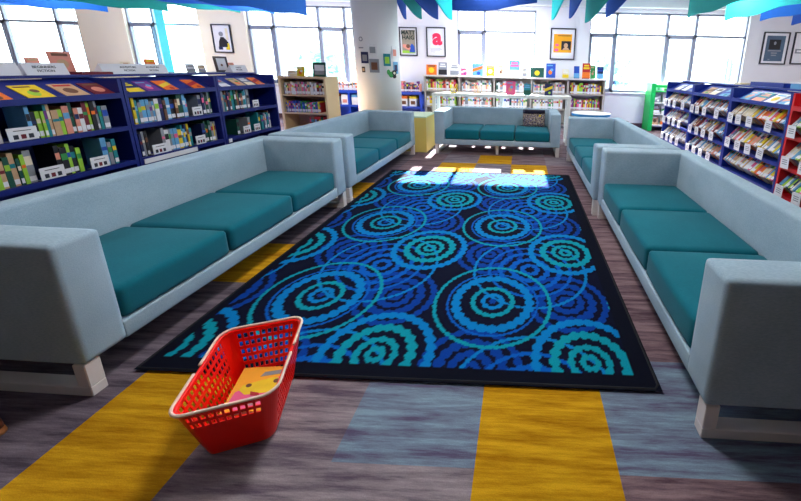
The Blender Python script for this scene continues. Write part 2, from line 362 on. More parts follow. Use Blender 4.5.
def row(parent_m, x0, x1, y, z, hmin, hmax, cols, where, group, tmin=.014, tmax=.032, depth=.15, lean=0, gaps=(), cat='book', stuff=False, back=0):
    """fill local x0..x1 at depth y and height z with books; parent_m: unit matrix to world"""
    made = []; x = x0; rzU = parent_m.to_euler().z
    while True:
        t = random.choice([tmin, (tmin+tmax)/2, tmax, tmin*1.3]); 
        step = t+.0015 if not lean else t/math.cos(lean)+.002
        if x+step > x1: break
        hit = [g for g in gaps if x < g[1] and x+step > g[0]]
        if hit: x = hit[0][1]+.001; continue
        c = random.choice(cols); c2 = random.choice(list(PAL)) ; h = random.choice([hmin, (hmin+hmax)/2, hmax])
        if stuff:
            STUFF.append((parent_m @ Matrix.Translation((x, y+random.uniform(0, .012), z)), t, h, depth, c, c2)); x += step; continue
        me = spine_book(t, h, depth, c, c2, random.random() < .7)
        o = bpy.data.objects.new('book', me); COL.objects.link(o)
        Ml = Matrix.Translation((x, y+random.uniform(0, .012), z)) @ Matrix.Rotation(lean, 4, 'Y')
        if back: Ml = Matrix.Translation((x, y+random.uniform(0, .012), z+depth*math.sin(back)+random.uniform(0, .01))) @ Matrix.Rotation(-back, 4, 'X'); o.name = 'picture_book'
        if lean > 0: Ml = Matrix.Translation((x, y+random.uniform(0, .02), z+.0+t*math.sin(lean))) @ Matrix.Rotation(lean, 4, 'Y')
        o.matrix_world = parent_m @ Ml
        made.append((o, c)); x += step
    cnt = {}
    for o, c in made: cnt[c] = cnt.get(c, 0)+1
    seen = {}
    for o, c in made:
        seen[c] = seen.get(c, 0)+1
        l = ('the only %s-covered book on ' % c if cnt[c] == 1 else '%s %s book from the left on ' % (ORD[seen[c]-1], c))+where
        tag(o, l, cat, group)
    return made
def cover_book(w, h, t, c, c2, c3=None, motif=0):
    """face-out book, cover toward -Y, base at z=0, centred on x"""
    bm = bmesh.new(); box(bm, -w/2, 0, 0, w/2, .0025, h, 0); box(bm, -w/2, t-.0025, 0, w/2, t, h, 0); box(bm, -w/2, .0025, 0, -w/2+.0025, t-.0025, h, 0)
    box(bm, -w/2+.003, .0025, .003, w/2-.003, t-.0025, h-.003, 1)
    if motif == 0: disc(bm, 0, h*.45, min(w, h)*.27, -.0008, 0, 16, 2); box(bm, -w*.36, -.0008, h*.8, w*.36, 0, h*.92, 3)
    elif motif == 1: box(bm, -w*.5, -.0008, h*.04, w*.5, 0, h*.42, 2); box(bm, -w*.38, -.0008, h*.62, w*.38, 0, h*.74, 3); box(bm, -w*.3, -.0008, h*.8, w*.3, 0, h*.9, 3)
    elif motif == 2: prism(bm, [(-w*.5, h*.3), (w*.5, h*.6), (w*.5, h*.85), (-w*.5, h*.55)], -.0008, 0, 'y', 2); disc(bm, w*.12, h*.22, w*.16, -.001, 0, 14, 3)
    elif motif == 3: disc(bm, -w*.05, h*.38, w*.25, -.0008, 0, 16, 2, .8); disc(bm, w*.1, h*.55, w*.16, -.001, 0, 14, 3); box(bm, -w*.4, -.0008, h*.82, w*.2, 0, h*.9, 3)
    elif motif == 4: box(bm, -w*.37, -.0008, h*.14, w*.4, 0, h*.82, 2); box(bm, -w*.37, -.0012, h*.14, w*.4, -.0008, h*.42, 3)
    bmesh.ops.recalc_face_normals(bm, faces=bm.faces[:])
    me = bpy.data.meshes.new('book'); bm.to_mesh(me); bm.free()
    for m in (COV[c], PAGE, COV[c2], COV[c3 or 'white']): me.materials.append(m)
    return me
def face_out(Mw, c, c2, c3, motif, label, group, w=.17, h=.22, t=.012, tilt=-.25):
    o = bpy.data.objects.new('book', cover_book(w, h, t, c, c2, c3, motif)); COL.objects.link(o)
    o.matrix_world = Mw @ Matrix.Rotation(tilt, 4, 'X'); return tag(o, label, 'book', group)

def shelf_unit(name, label, cat, loc, rz, W, m, H=1.2, levels=(.27, .54, .82), depth=.30, double=True, group=None):
    t = thing(name, label, cat, loc, rz, group); ed = .022
    for x in (0.001, W-ed-.001):
        bm = bmesh.new(); prism(bm, [(0, 0), (depth*2 if double else depth, 0), (depth*2 if double else depth, H), (.0, H-.004)], x, x+ed, 'x'); obj('side_panel', bm, m, t)
    bm = bmesh.new(); box(bm, ed, depth-.02, .05, W-ed, depth, H-.01); obj('back_panel', bm, m, t)
    for z in levels:
        bm = bmesh.new(); box(bm, ed, .005, z-.022, W-ed, depth-.02, z); box(bm, ed, .0, z-.032, W-ed, .012, z+.004); obj('shelf', bm, m, t)
    bm = bmesh.new(); box(bm, ed, .02, 0, W-ed, .04, .1); obj('kick_board', bm, m, t)
    # sloping display ledge
    bm = bmesh.new(); prism(bm, [(.0, 1.045), (.0, 1.086), (.012, 1.086), (.016, 1.066), (.235, 1.19), (.235, 1.175), (.02, 1.045)], ed, W-ed, 'x'); obj('display_ledge', bm, m, t)
    bm = bmesh.new(); box(bm, 0, .225, H, W, depth*2 if double else depth, H+.018); obj('top', bm, m, t)
    bpy.context.view_layer.update(); return t
LEDGE = Matrix.Translation((0, .028, 1.079)) @ Matrix.Rotation(math.radians(-60.5), 4, 'X')
def ledge_book(t, x, c, c2, c3, motif, label, group, w=.17, h=.21):
    return face_out(t.matrix_world @ Matrix.Translation((x, 0, 0)) @ LEDGE, c, c2, c3, motif, label, group, w, h, .009, 0)

def sign_plate(Mw, w, h, label, icons=3, cat='sign', group=None, tiltx=0, lines=1):
    bm = bmesh.new(); box(bm, -w/2, 0, 0, w/2, .003, h, 0); box(bm, -w/2, 0, 0, w/2, .04, .003, 0)
    cs = [1, 2, 1]
    for k in range(icons):
        x = (k-(icons-1)/2)*w*.26; box(bm, x-w*.085, -.0008, h*.15, x+w*.085, 0, h*.48, cs[k % 3])
    for k in range(lines): box(bm, -w*.3, -.0008, h*(.74-.13*k), w*.3, 0, h*(.79-.13*k), 1)
    o = obj('shelf_sign', bm, [CARD, INK, COV['dark red']]); o.matrix_world = Mw; return tag(o, label, cat, group)

# ---- left blue bookcases (front faces +x)
UW = .826
LU = [('nearest left blue bookcase', 1.772), ('middle left blue bookcase', 2.602), ('farthest left blue bookcase', 3.432)]
leftpal = [['grey', 'teal', 'white', 'light blue', 'tan', 'dark red', 'grey', 'dark green', 'black', 'salmon', 'navy', 'lime'], ['teal', 'white', 'grey', 'yellow', 'light blue', 'orange', 'brown', 'dark green', 'navy', 'black', 'grey'],
           ['teal', 'grey', 'white', 'light blue', 'brown', 'navy', 'dark green', 'grey']]
shorts = ['nearest left blue bookcase', 'middle left blue bookcase', 'farthest left blue bookcase']
units = []
for k, (nm, y0) in enumerate(LU):
    lab = ['dark blue bookcase unit at left picture edge, with yellow books on its ledge', 'dark blue bookcase unit between two others along left side',
           'dark blue bookcase unit ending beside the light wood bookcase'][k]
    u = shelf_unit('bookcase', lab, 'bookcase', (-3.15, y0, 0), R90, UW, NAVY, group='blue bookcases on the left'); units.append(u)
    Mu = u.matrix_world.copy()
    gs = 'books in the left blue bookcases'
    tags = {0: [(.82, .26, .13), (.54, .34, .12), (.54, .60, .11)], 1: [(.82, .60, .10), (.54, .20, .12), (.54, .58, .10)], 2: [(.82, .50, .09), (.54, .32, .10), (.54, .47, .09)]}[k]
    for zi, z in enumerate((.82, .54, .27)):
        rw = ['upper', 'middle', 'bottom'][zi]
        gaps = [(x-.07, x+.03) for zz, x, w_ in tags if zz == z]
        if z == .27: gaps += [(.3, .5)]
        lo, hi = {0: (.03, .72), 1: (.06, .78), 2: (.06, .56)}[k]
        if z == .82 and k == 0: lo, hi = .03, .74
        if z == .54 and k == 2: lo, hi = .2, .72
        if z > .3: row(Mu, lo, hi, .03, z+.001, .175, .215, leftpal[k], '%s shelf of %s' % (rw, shorts[k]), gs, .015, .034, .14, gaps=gaps)
    for j, (z, x, w_) in enumerate(tags):
        sign_plate(Mu @ Matrix.Translation((x-.02, .006, z+.005)), w_, .085, 'white shelf sign with small pictures, %s shelf of %s' % ('upper' if z > .8 else 'middle', shorts[k]) + ('' if j < 2 or k == 1 and j < 2 else ', right-hand one'), 3, group='white shelf signs')
    # plain pale strip along the lowest visible shelf edge
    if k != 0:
        bm = bmesh.new(); box(bm, .03, -.003, .490, .50 if k == 1 else .07, 0, .530); o = obj('white_strip', bm, CARD, u); o['label'] = 'plain white strip'
led = [(0, .20, 'orange', 'yellow', 'brown', 'orange and yellow book at the left end of the nearest left ledge'),
       (0, .40, 'yellow', 'lime', 'brown', 'yellow-green book on the nearest left display ledge'),
       (0, .585, 'tan', 'brown', 'red', 'tan and brown book with red corner on the nearest left ledge'),
       (0, .745, 'dark red', 'salmon', 'brown', 'dark red book at the right end of the nearest left ledge'),
       (1, .13, 'navy', 'yellow', 'yellow', 'navy book with yellow band at the left of the middle ledge'),
       (1, .27, 'purple', 'pink', 'light blue', 'purple and pink book on the middle left ledge'),
       (1, .42, 'orange', 'yellow', 'red', 'orange-yellow book beside the purple one on middle left ledge'),
       (1, .68, 'orange', 'red', 'red', 'orange-red book at the right end of the middle left ledge'),
       (2, .15, 'grey', 'white', 'red', 'grey and white book with red corner on farthest left ledge'),
       (2, .36, 'tan', 'orange', 'green', 'tan and green book on the farthest left ledge'),
       (2, .50, 'grey', 'cream', 'white', 'pale grey book on the farthest left ledge'),
       (2, .65, 'orange', 'red', 'salmon', 'orange-red book at the right end of the farthest left ledge')]
for i, (k, x, a, b, c, l) in enumerate(led): ledge_book(units[k], x, a, b, c, [2, 3, 0, 0, 1, 3, 2, 2, 1, 3, 1, 2][i], l, 'books on the left display ledges', .13 if k == 0 else .115, .165)
# signs standing on the tops
def top_sign(k, x0, x1, texts, label, h=.085, z=1.2185, yb=.30):
    t = thing('shelf_sign', label, 'sign', (0, 0, 0), 0, 'white fiction signs on the left bookcases'); t.matrix_world = units[k].matrix_world @ Matrix.Translation((x0, yb, z))
    W = x1-x0; bm = bmesh.new(); prism(bm, [(0, 0), (.03, h), (.033, h), (.10, 0)], 0, W, 'x'); obj('board', bm, CARD, t)
    for cx, a, b, sz in texts:
        bm = bmesh.new()
        text_bm(bm, a, sz, cx, h*.66, -.0005, bold=.0003); text_bm(bm, b, sz, cx, h*.34, -.0005, bold=.0003)
        for v in bm.verts: v.co.y += v.co.z*.03/h
        obj('lettering', bm, INK, t)
    return t
top_sign(0, .20, .51, [(.16, 'YOUNG', 'FICTION', .024)], 'white sign at the left picture edge on the nearest left bookcase')
top_sign(0, .53, .76, [(.11, 'BEGINNERS', 'FICTION', .024)], 'white fiction sign beside it, on the nearest left bookcase')
top_sign(1, .14, .66, [(.20, 'ADVENTURE', 'FICTION', .022), (.40, 'ADVENTURE', 'FICTION', .020)], 'wide white double fiction sign on the middle left bookcase')
top_sign(2, .57, .80, [(.11, 'YOUNG', 'FICTION', .022)], 'short white sign at the right end of the farthest left bookcase')
def on_top(k, x, yb, c, c2, c3, motif, label, w, h, tilt=-.15):
    face_out(units[k].matrix_world @ Matrix.Translation((x, yb, 1.221)), c, c2, c3, motif, label, 'books standing on the left bookcases', w, h, .012, tilt)
on_top(0, .69, .45, 'salmon', 'tan', 'tan', 0, 'small salmon book standing on the nearest left bookcase', .07, .12)
on_top(1, .02, .45, 'salmon', 'tan', 'brown', 0, 'larger salmon book standing where nearest and middle left bookcases meet', .13, .17)
on_top(1, .45, .45, 'cream', 'grey', 'tan', 1, 'small cream card standing behind the double sign', .07, .10)
on_top(1, .66, .45, 'orange', 'red', 'yellow', 0, 'orange book standing at the right end of the double sign', .09, .13)
on_top(2, .22, .45, 'white', 'grey', 'grey', 1, 'small white booklet standing on the farthest left bookcase', .09, .09)
on_top(2, .36, .46, 'cream', 'grey', 'tan', 1, 'low cream booklet left of the dark picture frame', .08, .08)
on_top(2, .76, .46, 'salmon', 'tan', 'tan', 1, 'salmon book right of the dark picture frame', .08, .11)
bm = bmesh.new(); box(bm, 0, 0, 0, .20, .13, .02, 0); box(bm, .003, .003, .003, .203, .127, .017, 1)
o = obj('book', bm, [COV['dark red'], PAGE]); o.matrix_world = units[1].matrix_world @ Matrix.Translation((-.02, .27, 1.2185)); tag(o, 'dark red book lying flat between the two fiction signs on the left bookcases', 'book')
t = thing('framed_photo', 'small dark picture frame standing on the farthest left bookcase', 'photo frame'); t.matrix_world = units[2].matrix_world @ Matrix.Translation((.62, .45, 1.2215)) @ Matrix.Rotation(-.12, 4, 'X')
bm = bmesh.new()
for a in ((-.085, 0, -.065, .18), (.065, 0, .085, .18), (-.065, 0, .065, .02), (-.065, .16, .065, .18)): box(bm, a[0], 0, a[1], a[2], .018, a[3])
obj('frame', bm, mat('dark_wood_frame', (74, 60, 58), .5, .1, 20), t)
bm = bmesh.new(); box(bm, -.065, .006, .02, .065, .012, .16, 0); disc(bm, 0, .08, .014, .005, .006, 12, 1); obj('picture', bm, [CARD, COV['brown']], t)

# ---- right blue picture book units (front faces -x)
RU = [('farthest right blue unit', 5.70), ('middle right blue unit', 4.815), ('nearest right blue unit', 3.93), ('red unit', 3.045)]
RWD = .88
rpal = [['white', 'grey', 'cream', 'light blue', 'purple', 'tan'], ['white', 'tan', 'grey', 'cream', 'dark red', 'light blue', 'salmon'],
        ['white', 'cream', 'salmon', 'tan', 'pink', 'yellow', 'orange', 'light blue', 'grey'], ['white', 'light blue', 'lime', 'navy', 'pink', 'cream']]
runits = []
for k, (nm, y1) in enumerate(RU):
    lab = ['blue picture book unit farthest back on the right, beside the green rack', 'blue picture book unit in the middle of the right-hand run',
           'blue picture book unit next to the red one', 'red picture book unit at the right picture edge'][k]
    u = shelf_unit('bookcase', lab, 'bookcase', (2.4, y1, 0), -R90, RWD, RED if k == 3 else BLUE, group='picture book units on the right'); runits.append(u)
    Mu = u.matrix_world.copy()
    for zi, z in enumerate((.82, .54, .27)):
        rw = ['upper', 'middle', 'bottom'][zi]
        row(Mu, .03, RWD-.03, .004, z+.008, .19, .215, rpal[k], '%s shelf of %s' % (rw, nm), 'tilted picture books on the right', .018, .034, .12, back=.70, cat='picture book')
        xs_ = ([.12, .30, .47, .66] if zi != 0 else [.10, .24, .42, .70]) if k < 3 else [.1, .3, .5, .7]
        for j, x in enumerate(xs_):
            if k == 2 and zi == 2: continue
            bm = bmesh.new(); a = .046
            box(bm, -a, -.006, -.062, a, -.004, .045, 0); box(bm, -a, -.006, .043, a, .012, .045, 0)
            for q in range(3): box(bm, -a*.6, -.0068, -.025+q*.018, a*.6, -.006, -.017+q*.018, 1)
            o = obj('shelf_tag', bm, [CARD, COV['grey']]); o.matrix_world = Mu @ Matrix.Translation((x, -.03, z+.055)) @ Matrix.Rotation(random.uniform(-.08, .08), 4, 'Y')
            tag(o, '%s white tag from the left, %s shelf of %s' % (ORD[j], rw, nm), 'tag', 'white shelf tags on the right units')
rled = [(0, .28, 'white', 'cream', 'grey', 'white book at the left of the farthest right ledge'), (0, .50, 'white', 'white', 'grey', 'plain white book in the middle of the farthest right ledge'),
        (1, .22, 'tan', 'brown', 'green', 'brown and green book on the middle right ledge'), (1, .40, 'white', 'cream', 'black', 'white book on the middle right ledge'), (1, .64, 'light blue', 'blue', 'teal', 'light blue book on the middle right ledge'),
        (2, .17, 'light blue', 'tan', 'salmon', 'pale blue and tan book at the left of the nearest right ledge'), (2, .36, 'teal', 'salmon', 'salmon', 'teal and salmon book on the nearest right ledge'),
        (2, .55, 'white', 'yellow', 'light blue', 'white book with yellow spot on the nearest right ledge'), (2, .74, 'light blue', 'salmon', 'white', 'pale blue book at the right of the nearest right ledge')]
for i, (k, x, a, b, c, l) in enumerate(rled): ledge_book(runits[k], x, a, b, c, [1, 0, 2, 1, 2, 3, 1, 0, 2][i], l, 'books on the right display ledges', .15, .17)
# things on top of the right units
bm = bmesh.new(); box(bm, 0, 0, 0, .52, .2, .045); o = obj('storage_tray', bm, BLUE); o.matrix_world = runits[2].matrix_world @ Matrix.Translation((-.20, .32, 1.2185)); tag(o, 'long low blue tray lying on top of the right blue units', 'tray')
bm = bmesh.new(); box(bm, .0, 0, 0, .14, .12, .02, 0); box(bm, .002, -.001, .003, .142, .118, .017, 1)
o = obj('book', bm, [COV['yellow'], PAGE]); o.matrix_world = runits[1].matrix_world @ Matrix.Translation((.40, .30, 1.2185)); tag(o, 'yellow book lying flat on top of the middle right blue unit', 'book')
t = thing('storage_box', 'blue box with white lid and leaning white card on the nearest right blue unit', 'box', (0, 0, 0)); t.matrix_world = runits[2].matrix_world @ Matrix.Translation((.44, .30, 1.2185))
bm = bmesh.new(); box(bm, 0, 0, 0, .36, .22, .05); obj('body', bm, COV['light blue'], t)
bm = bmesh.new(); box(bm, -.006, -.006, .05, .366, .226, .066); obj('lid', bm, CARD, t)
bm = bmesh.new(); prism(bm, [(.05, .066), (.30, .066), (.30, .19), (.12, .19)], .05, .056, 'y'); obj('card', bm, CARD, t)

# ---- green rack
t = thing('leaflet_rack', 'bright green leaflet rack against the far wall', 'rack', (2.93, 7.75, 0), 0)
for x in (0, .62):
    bm = bmesh.new(); box(bm, x, 0, 0, x+.1, .38, 1.1); bmesh.ops.bevel(bm, geom=bm.edges[:], offset=.01, segments=2, affect='EDGES'); obj('side_panel', bm, GREEN, t)
bm = bmesh.new(); box(bm, .1, .34, .05, .62, .36, 1.08); obj('back_panel', bm, WHITE, t)
for z in (.12, .38, .64, .9):
    bm = bmesh.new(); box(bm, .1, .02, z, .62, .34, z+.02); obj('shelf', bm, GREEN if z in (.9,) else WHITE, t)
bm = bmesh.new(); box(bm, .1, .04, 1.0, .62, .08, 1.06); obj('top_rail', bm, GREEN, t)
for j, (x, z, c, c2, n) in enumerate([(.2, .921, 'white', 'grey', 'top left white'), (.4, .921, 'cream', 'green', 'top right cream'), (.2, .661, 'grey', 'white', 'second row grey'), (.4, .661, 'white', 'red', 'second row white'),
                                (.2, .401, 'brown', 'white', 'third row brown'), (.4, .401, 'white', 'green', 'third row white'), (.2, .141, 'tan', 'brown', 'lowest row tan'), (.4, .141, 'cream', 'orange', 'lowest row cream')]):
    face_out(Matrix.Translation((2.93+x, 7.86, z)), c, c2, 'white', j % 3, n+' leaflet in the green rack', 'leaflets in the green rack', .15, .19 if z < .9 else .12, .01, -.2)

# ---- light wood bookcase
WOOD = mat('pale_wood', (226, 200, 158), .5, .07, 4); WOODI = mat('pale_wood_inner', (205, 176, 142), .55, .07, 4)
wx, wy, wW, wD, wH = -3.575, 4.9, .70, .34, 1.155
t = thing('bookcase', 'light wood bookcase with pale side panel, beside the column', 'bookcase', (wx, wy, 0))
for x in (0, wW-.03):
    bm = bmesh.new(); box(bm, x, 0, 0, x+.03, wD, wH); obj('side_panel', bm, WOOD, t)
bm = bmesh.new(); box(bm, .03, wD-.015, .02, wW-.03, wD, wH-.03); obj('back_panel', bm, WOODI, t)
bm = bmesh.new(); box(bm, .03, .002, wH-.03, wW-.03, wD, wH); obj('top', bm, WOODI, t)
for z in (.08, .37, .625, .89):
    bm = bmesh.new(); box(bm, .03, .006, z-.02, wW-.03, wD-.015, z); obj('shelf', bm, WOOD if z < .7 else WOODI, t)
bpy.context.view_layer.update(); Mu = t.matrix_world.copy()
row(Mu, .06, .66, .03, .891, .155, .185, ['salmon', 'dark red', 'white', 'tan', 'cream', 'pink', 'grey'], '', '', .016, .03, .16, stuff=True)
row(Mu, .05, .60, .03, .626, .13, .165, ['lime', 'green', 'blue', 'purple', 'blue', 'red', 'yellow', 'light blue', 'pink'], '', '', .013, .026, .15, stuff=True)
row(Mu, .38, .64, .03, .371, .15, .19, ['dark green', 'brown', 'red'], '', '', .014, .03, .15, stuff=True)
face_out(Mu @ Matrix.Translation((.55, .12, wH)), 'dark green', 'white', 'grey', 4, 'green-edged picture book standing on the light wood bookcase', 'books on the light wood bookcase', .19, .21, .012, -.1)
face_out(Mu @ Matrix.Translation((.27, .12, wH)), 'yellow', 'orange', 'white', 3, 'small yellow booklet standing on the light wood bookcase', 'books on the light wood bookcase', .11, .14, .01, -.1)
face_out(Mu @ Matrix.Translation((.14, .12, wH)), 'white', 'cream', 'tan', 1, 'low white booklet standing on the light wood bookcase', 'books on the light wood bookcase', .14, .08, .01, -.1)

# ---- low blue unit behind the column
t = thing('low_bookcase', 'low royal blue bookcase running behind the round column', 'bookcase', (-4.50, 7.60, 0))
RB = mat('royal_blue_shelf', (24, 70, 190), .45, .08, 6)
for x in (0, .52, .97, 1.40, 2.22-.05):
    bm = bmesh.new(); box(bm, x, 0, 0, x+.05, .35, .77); obj('upright', bm, RB, t)
bm = bmesh.new(); box(bm, 0, .33, .02, 2.22, .35, .77); obj('back_panel', bm, RB, t)
for z in (.06, .42, .74):
    bm = bmesh.new(); box(bm, .0, -.004, z-.03, 2.22, .33, z+.03 if z > .7 else z+.02); obj('shelf', bm, RB, t)
bpy.context.view_layer.update(); Mu = t.matrix_world.copy()
boxes = [(.10, 'red', 'white'), (.36, 'white', 'salmon'), (.60, 'light blue', 'white'), (.82, 'red', 'white'), (1.52, 'red', 'orange'), (1.50+.22, 'orange', 'brown'), (1.93, 'yellow', 'brown'), (2.08, 'grey', 'tan')]
for j, (x, a, b) in enumerate(boxes[:7]):
    o = bpy.data.objects.new('file_box', None)
    bm = bmesh.new(); box(bm, 0, 0, 0, .16, .2, .17, 0); box(bm, .004, .002, .17, .156, .19, .225, 1); box(bm, .03, -.001, .04, .13, 0, .12, 2)
    o = obj('file_box', bm, [CARD, COV[a], COV[b]]); o.matrix_world = Mu @ Matrix.Translation((x, .02, .442)); tag(o, '%s white file box with %s contents in the low blue bookcase' % (ORD[j], a), 'file box', 'file boxes in the low blue bookcase')
for j, x in enumerate((1.50, 1.70, 1.9)):
    bm = bmesh.new(); box(bm, 0, 0, 0, .15, .2, .16, 0); box(bm, .003, .003, .16, .147, .19, .2, 1); o = obj('file_box', bm, [COV[['green', 'lime', 'dark green'][j]], PAGE]); o.matrix_world = Mu @ Matrix.Translation((x, .04, .081)); tag(o, ['green', 'lime green', 'dark green'][j]+' file box on the bottom shelf of the low blue bookcase', 'file box')
row(Mu, .03, 1.36, .06, .771, .16, .20, ['white', 'white', 'cream', 'salmon', 'orange'], '', '', .02, .045, .16, stuff=True)
row(Mu, 1.42, 2.2, .06, .771, .17, .23, ['purple', 'grey', 'dark red', 'black', 'purple', 'salmon'], '', '', .02, .045, .16, stuff=True)

# ---- grey bookcase along the far wall
GREY = mat('pale_grey_wood', (172, 162, 154), .5, .05, 5)
fx, fy, fH = -2.27, 7.78, 1.152
divs = [0, .82, 1.62, 2.47, 3.31, 4.14]
t = thing('bookcase', 'long low pale grey bookcase under the far windows', 'bookcase', (fx, fy, 0))
for x in divs:
    bm = bmesh.new(); box(bm, x-.02 if x else 0, 0, 0, x+.02 if x else .04, .32, fH-.03); obj('upright', bm, GREY, t)
bm = bmesh.new(); box(bm, 0, .30, .02, 4.16, .32, fH-.03); obj('back_panel', bm, GREY, t)
for z in (.08, .45, .81):
    bm = bmesh.new(); box(bm, 0.03, .004, z-.03, 4.14, .30, z); obj('shelf', bm, GREY, t)
bm = bmesh.new(); box(bm, -.02, -.02, fH-.03, 4.18, .38, fH); obj('top', bm, mat('pale_top_board', (220, 214, 206), .4, .03, 5), t)
bpy.context.view_layer.update(); Mu = t.matrix_world.copy()
fp = [['white', 'red', 'blue', 'lime', 'cream', 'white', 'salmon', 'yellow'], ['white', 'cream', 'white', 'salmon', 'grey'], ['white', 'light blue', 'grey', 'cream', 'white', 'dark green'],
      ['white', 'cream', 'tan', 'green', 'grey', 'white'], ['purple', 'pink', 'yellow', 'white', 'red', 'lime', 'dark red', 'white']]
bn = ['first bay', 'second bay', 'third bay', 'fourth bay', 'fifth bay']
for i in range(5):
    for z, nm in ((.811, 'top'), (.451, 'middle')):
        row(Mu, divs[i]+.05, divs[i+1]-.06, .03, z, .19, .245, fp[i], '', '', .022, .048, .2, stuff=True)
bm = bmesh.new(); ks = list(PAL)
for m4, t_, h_, d_, c, c2 in STUFF:
    box(bm, 0, 0, 0, .0022, d_, h_, ks.index(c), m4); box(bm, t_-.0022, 0, 0, t_, d_, h_, ks.index(c), m4); box(bm, .0022, 0, 0, t_-.0022, .0022, h_, ks.index(c), m4)
    box(bm, .0022, .0022, .004, t_-.0022, d_-.004, h_-.004, len(ks), m4); box(bm, .001, -.0006, .012, t_-.001, 0, .05, len(ks)+1, m4); box(bm, .001, -.0005, h_*.6, t_-.001, 0, h_*.8, ks.index(c2), m4)
o = obj('books', bm, [COV[k] for k in ks]+[PAGE, CARD]); o['kind'] = 'stuff'; tag(o, 'rows of small distant books filling the far grey, blue and light wood bookcases', 'books')
tops = [(430, 'orange', 'yellow', 'brown', 0, .21, .2, 'orange book standing at the left end of the far grey bookcase'), (441.5, 'grey', 'black', 'white', 1, .17, .25, 'dark grey book standing beside the orange one on the far bookcase'),
        (453.5, 'white', 'grey', 'grey', 1, .18, .22, 'white book standing below the left edge of the middle window'), (463, 'pink', 'white', 'purple', 2, .13, .15, 'small pink book standing on the far grey bookcase'),
        (476.5, 'light blue', 'orange', 'blue', 2, .22, .24, 'blue and orange book standing in front of the middle window'), (489.5, 'yellow', 'white', 'grey', 0, .17, .21, 'yellow book with white picture in front of the middle window'),
        (500.5, 'cream', 'brown', 'tan', 3, .12, .22, 'narrow cream and brown book in front of the middle window'), (514, 'light blue', 'white', 'pink', 1, .22, .32, 'tall pale blue book in front of the middle window, largest on the shelf'),
        (524.5, 'cream', 'grey', 'grey', 1, .10, .18, 'small cream booklet left of the green book'), (536.8, 'dark green', 'yellow', 'dark green', 0, .28, .19, 'wide dark green book with a yellow circle'),
        (550.5, 'blue', 'orange', 'light blue', 3, .19, .28, 'blue book with orange spot standing under the yellow poster'), (565.5, 'cream', 'yellow', 'white', 1, .13, .17, 'cream and yellow booklet right of the orange-spotted book'),
        (576.5, 'blue', 'light blue', 'blue', 1, .11, .24, 'narrow blue book left of the red one'), (586, 'red', 'orange', 'yellow', 1, .16, .30, 'tall red book standing on the far grey bookcase'),
        (593, 'green', 'salmon', 'tan', 3, .10, .26, 'green and tan book behind the tall red one'), (600, 'navy', 'light blue', 'blue', 1, .13, .24, 'navy book at the right end of the far grey bookcase')]
for px, a, b, c, mo, w_, h_, l in tops:
    x = -2.27+4.14*(px-423.0)/(604.5-423.0)
    face_out(Matrix.Translation((x, 7.86+(.03 if px == 593 else 0), fH+.004)) @ Matrix.Rotation(random.uniform(-.1, .1), 4, 'Z'), a, b, c, mo, l, 'books standing on the far grey bookcase', w_*1.12, h_*1.15, .016, -.16)

# ---- white high table behind the far sofa
tx0, tx1, ty0, ty1, tz = -1.61, .87, 5.965, 6.32, .882
t = thing('high_table', 'long narrow white high table behind the far sofa', 'table', (tx0, ty0, 0), -.012)
tw, td = tx1-tx0, ty1-ty0
b = rbox(0, 0, tz-.05, tw, td, tz, .004, 1); obj('table_top', b, WHITE, t)
for x in (.005, tw/2-.03, tw-.065):
    for y in (.005, td-.06):
        bm = bmesh.new(); box(bm, x, y, 0, x+.055, y+.055, tz-.05); obj('leg', bm, WHITE, t)
    bm = bmesh.new(); box(bm, x+.005, .06, .03, x+.05, td-.06, .07); obj('foot_rail', bm, WHITE, t)
def table_book(px, a, b, c, mo, w_, h_, l, tilt=-.25):
    x = tx0+tw*(px-434)/(569-434); face_out(Matrix.Translation((x, 6.13, tz+.003)), a, b, c, mo, l, 'books standing on the high table', w_, h_, .012, tilt)
table_book(510, 'pink', 'salmon', 'light blue', 3, .17, .24, 'pink and blue book standing on the white high table')
table_book(526.5, 'teal', 'dark green', 'light blue', 1, .13, .20, 'teal book standing on the white high table')
table_book(547.5, 'navy', 'yellow', 'lime', 2, .14, .21, 'navy and yellow book at the right of the white high table')
YW = mat('yellow_wire', (226, 200, 40), .4, .05, 10)
for px, c, l in ((454.5, YW, 'yellow wire bookend at the left of the high table'), (478.5, mat('peach_wire', (232, 190, 130), .4, .05, 10), 'peach and yellow wire bookend at the middle of the high table')):
    x = tx0+tw*(px-434)/(569-434); bm = bmesh.new()
    for sg in (-1, 1):
        tube(bm, [(sg*.01, 0, .02), (sg*.05, 0, .01), (sg*.065, 0, .06), (sg*.05, 0, .09), (sg*.07, 0, .15), (sg*.05, 0, .165), (sg*.015, 0, .10), (sg*.01, 0, .02)], .007, 6)
    tube(bm, [(-.06, 0, .008), (.06, 0, .008)], .007, 6); tube(bm, [(0, 0, .01), (0, .06, .008)], .007, 6)
    o = obj('bookend', bm, c, None, True); o.location = (x, 6.07, tz+.002); tag(o, l, 'bookend', 'wire bookends on the high table')

# ---- pale yellow box unit beside the far sofa
bm = bmesh.new()
t = thing('storage_cube', 'pale yellow cabinet between the left far sofa and the sun streak', 'cabinet', (-2.0, 5.17, 0))
YB_ = mat('pale_yellow_laminate', (226, 204, 110), .45, .05, 4)
b = rbox(0, 0, 0, .50, .55, .555, .004, 1); obj('body', b, YB_, t)
b = rbox(-.005, -.005, .555, .505, .555, .58, .004, 1); obj('top', b, mat('pale_green_laminate', (196, 222, 190), .4, .03, 4), t)

